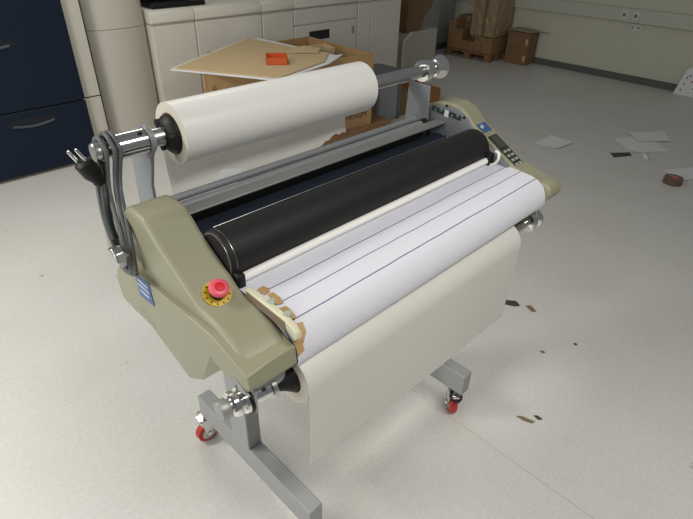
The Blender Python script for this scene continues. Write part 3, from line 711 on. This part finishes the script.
# pale wire tray standing on the bundle
WT = thing('wire_tray', (6.8, 3.32, .86), 'pale wire mesh tray standing on the wrapped bundle in the corner', 'wire tray')
bm = bmesh.new()
for k in range(9): tube(bm, [(6.64, 3.22+.02*k, .852), (6.64, 3.22+.02*k, 1.05)], .003, 6)
for k in range(9): tube(bm, [(6.64, 3.21, .855+.024*k), (6.64, 3.39, .855+.024*k)], .003, 6)
link('mesh_front', bm, M['socket'], WT)
bx('backing', M['socket'], 6.66, 6.90, 3.215, 3.385, .850, 1.05, WT)

# ------------------------------------------------------------------ papers and litter on the floor
def paper(pts, label, name='paper_sheet', m='white', cat='paper', z=.002, curl=0., group=None):
    A, B, Cc, D = [Vector((x, y, 0)) for x, y in pts]; N = 8; rows = []
    for i in range(N+1):
        r = []
        for j in range(N+1):
            u_, v_ = i/N, j/N
            p = (A*(1-u_)+B*u_)*(1-v_)+(D*(1-u_)+Cc*u_)*v_
            p.z = z+curl*(abs(v_-.4)**2+abs(u_-.5)**3)
            r.append(tuple(p))
        rows.append(r)
    bm = bmesh.new(); sheet(bm, rows, .0012); return tag(link(name, bm, M[m], smooth=60), label, cat, group)
def P(u, v): return (u, v)
paper([(3.982, 1.123), (4.323, 1.127), (4.29, .888), (4.015, .91)], 'single curled white paper sheet right of the laminating machine', curl=.02)
paper([(4.984, .645), (5.297, .411), (5.043, .263), (4.782, .474)], 'white paper sheet at the back of the loose overlapping pair', z=.008, curl=.006)
paper([(4.686, .682), (5.04, .502), (4.754, .179), (4.471, .412)], 'white paper sheet at the front of the loose overlapping pair', z=.003, curl=.004)
paper([(4.24, .076), (4.504, -.087), (4.275, -.184), (4.149, -.124)], 'white paper sheet beside the brown tape roll at the right edge', z=.003, curl=.006)
paper([(4.303, .543), (4.455, .425), (4.385, .38), (4.22, .475)], 'dark grey card strip lying in front of the paired white sheets', 'card_strip', 'scrap', 'card')
bm = bmesh.new(); rows = []
for k in range(9):
    t = k/8; c = (4.50-.14*t, .44-.17*t-.05*math.sin(PI*t), .006+.03*(1-t)*math.sin(PI*t)); rows.append([(c[0]+.03, c[1]+.02, c[2]), (c[0]-.02, c[1]-.028, c[2]+.012)])
sheet(bm, rows, .0015); tag(link('paper_curl', bm, M['lip'], smooth=60), 'cream curled paper strip next to the dark grey card strip', 'paper strip')
TR = thing('tape_roll', (4.03, -.07, 0), 'brown packing tape roll lying flat on the floor', 'tape roll')
ring('wound_tape', M['taperoll'], (4.03, -.07, 0), .0, .05, .038, .070, TR, 'Z', 36)
ring('core', M['pink'], (4.03, -.07, 0), -.0, .051, .034, .038, TR, 'Z', 36)
SB = thing('spotted_board', (6.85, .72, 0), 'white board with small dark and red spots leaning at the right wall', 'board')
bm = bmesh.new(); Vb = [(6.92, .848, .0), (6.92, .40, .0), (6.98, .40, .36), (6.98, .70, .36), (6.967, .80, .28), (6.933, .832, .08)]
prism(bm, Vb, (.012, 0, -.004)); link('board', bm, M['white'], SB, smooth=0)
def spot(y, s, m):
    p = Vector((6.92+.06*s, y-.01, .36*s)); nn_ = Vector((-.36, 0, .06)).normalized()
    lth('spot', M[m], [(0, .010), (.002, .010)], p, nn_, SB, 12)
for y, s, m in ((.775, .35, 'spotdark'), (.745, .62, 'spotdark'), (.735, .85, 'spotdark'), (.79, .15, 'spotdark'), (.77, .55, 'spotred'), (.70, .45, 'spotred'), (.70, .75, 'spotred'), (.66, .25, 'spotdark'), (.63, .6, 'spotred'), (.60, .4, 'spotdark')): spot(y, s, m)
scrap('torn_scrap', [(1.60, .075), (1.63, .072), (1.665, .03), (1.70, -.02), (1.68, -.055), (1.655, -.04), (1.635, .0), (1.61, .03)], .0005, M['scrap'], 'dark torn scrap on the floor right of the hanging web', 'scrap', th=.003)
scrap('torn_scrap', [(1.70, -.075), (1.725, -.095), (1.70, -.14), (1.68, -.125)], .0005, M['scrapb'], 'tan torn scrap just right of the dark torn scrap', 'scrap', th=.003)
scrap('torn_scrap', [(.995, -.43), (1.012, -.45), (1.025, -.50), (1.008, -.495), (.995, -.46)], .0005, M['scrapb'], 'tan narrow scrap on the floor in front of the right foot', 'scrap', th=.003)
scrap('torn_scrap', [(1.05, -.48), (1.062, -.49), (1.06, -.515), (1.045, -.505)], .0005, M['scrap'], 'tiny dark crumb beside the tan narrow scrap in front', 'scrap', th=.003)
scrap('torn_scrap', [(1.43, -.305), (1.445, -.31), (1.442, -.327), (1.428, -.32)], .0005, M['scrapb'], 'tiny brown crumb alone on the floor between both tan scraps', 'scrap', th=.003)
scrap('torn_scrap', [(1.603, -.392), (1.615, -.398), (1.61, -.41), (1.598, -.404)], .0005, M['scrap'], 'tiny dark crumb furthest right on the open floor', 'scrap', th=.003)

# ------------------------------------------------------------------ light
W = bpy.data.worlds.new('room_light'); S.world = W; W.use_nodes = True
bg = W.node_tree.nodes['Background']; bg.inputs[0].default_value = (.95, .98, 1.0, 1); bg.inputs[1].default_value = .15
def area(name, loc, target, sx, sy, power, col=(1, .97, .90)):
    l = bpy.data.lights.new(name, 'AREA'); l.shape = 'RECTANGLE'; l.size = sx; l.size_y = sy; l.energy = power; l.color = col
    o = bpy.data.objects.new(name, l); COL.objects.link(o); o.location = loc
    d = Vector(target)-Vector(loc); o.rotation_euler = d.to_track_quat('-Z', 'Y').to_euler(); return o
area('overhead_light', (.3, -1.45, 2.75), (.3, -1.45, 0), 1.3, .5, 42)
area('overhead_light', (-1.6, 1.6, 2.75), (-1.6, 1.6, 0), 1.3, .5, 64)
area('overhead_light', (1.2, 2.3, 2.75), (1.2, 2.3, 0), 1.3, .5, 16)  # added fill, brightens the carton, cabinets and floor at the back
area('window_light', (-3.1, .3, 1.8), (0, .3, .3), 2.0, 1.4, 55, (.98, .98, 1.0))

# ------------------------------------------------------------------ camera
f = 520.878; p = .580422549; yw = .79032934; r = .0256519633
C = Vector((-.564554557, -.951604690, 1.73078919))
fw = Vector((math.sin(yw)*math.cos(p), math.cos(yw)*math.cos(p), -math.sin(p)))
rt_ = Vector((math.cos(yw), -math.sin(yw), 0)); up = rt_.cross(fw)
rt_, up = rt_*math.cos(r)+up*math.sin(r), up*math.cos(r)-rt_*math.sin(r)
cam = bpy.data.cameras.new('camera'); cam.sensor_width = 36; cam.lens = f/693*36; cam.clip_start = .02
co = bpy.data.objects.new('camera', cam); COL.objects.link(co)
mw = Matrix((rt_, up, -fw)).transposed().to_4x4(); mw.translation = C; co.matrix_world = mw
S.camera = co
S.view_settings.view_transform = 'Standard'; S.view_settings.look = 'None'; S.view_settings.gamma = 1; S.view_settings.use_curve_mapping = False
S.view_settings.exposure = .0
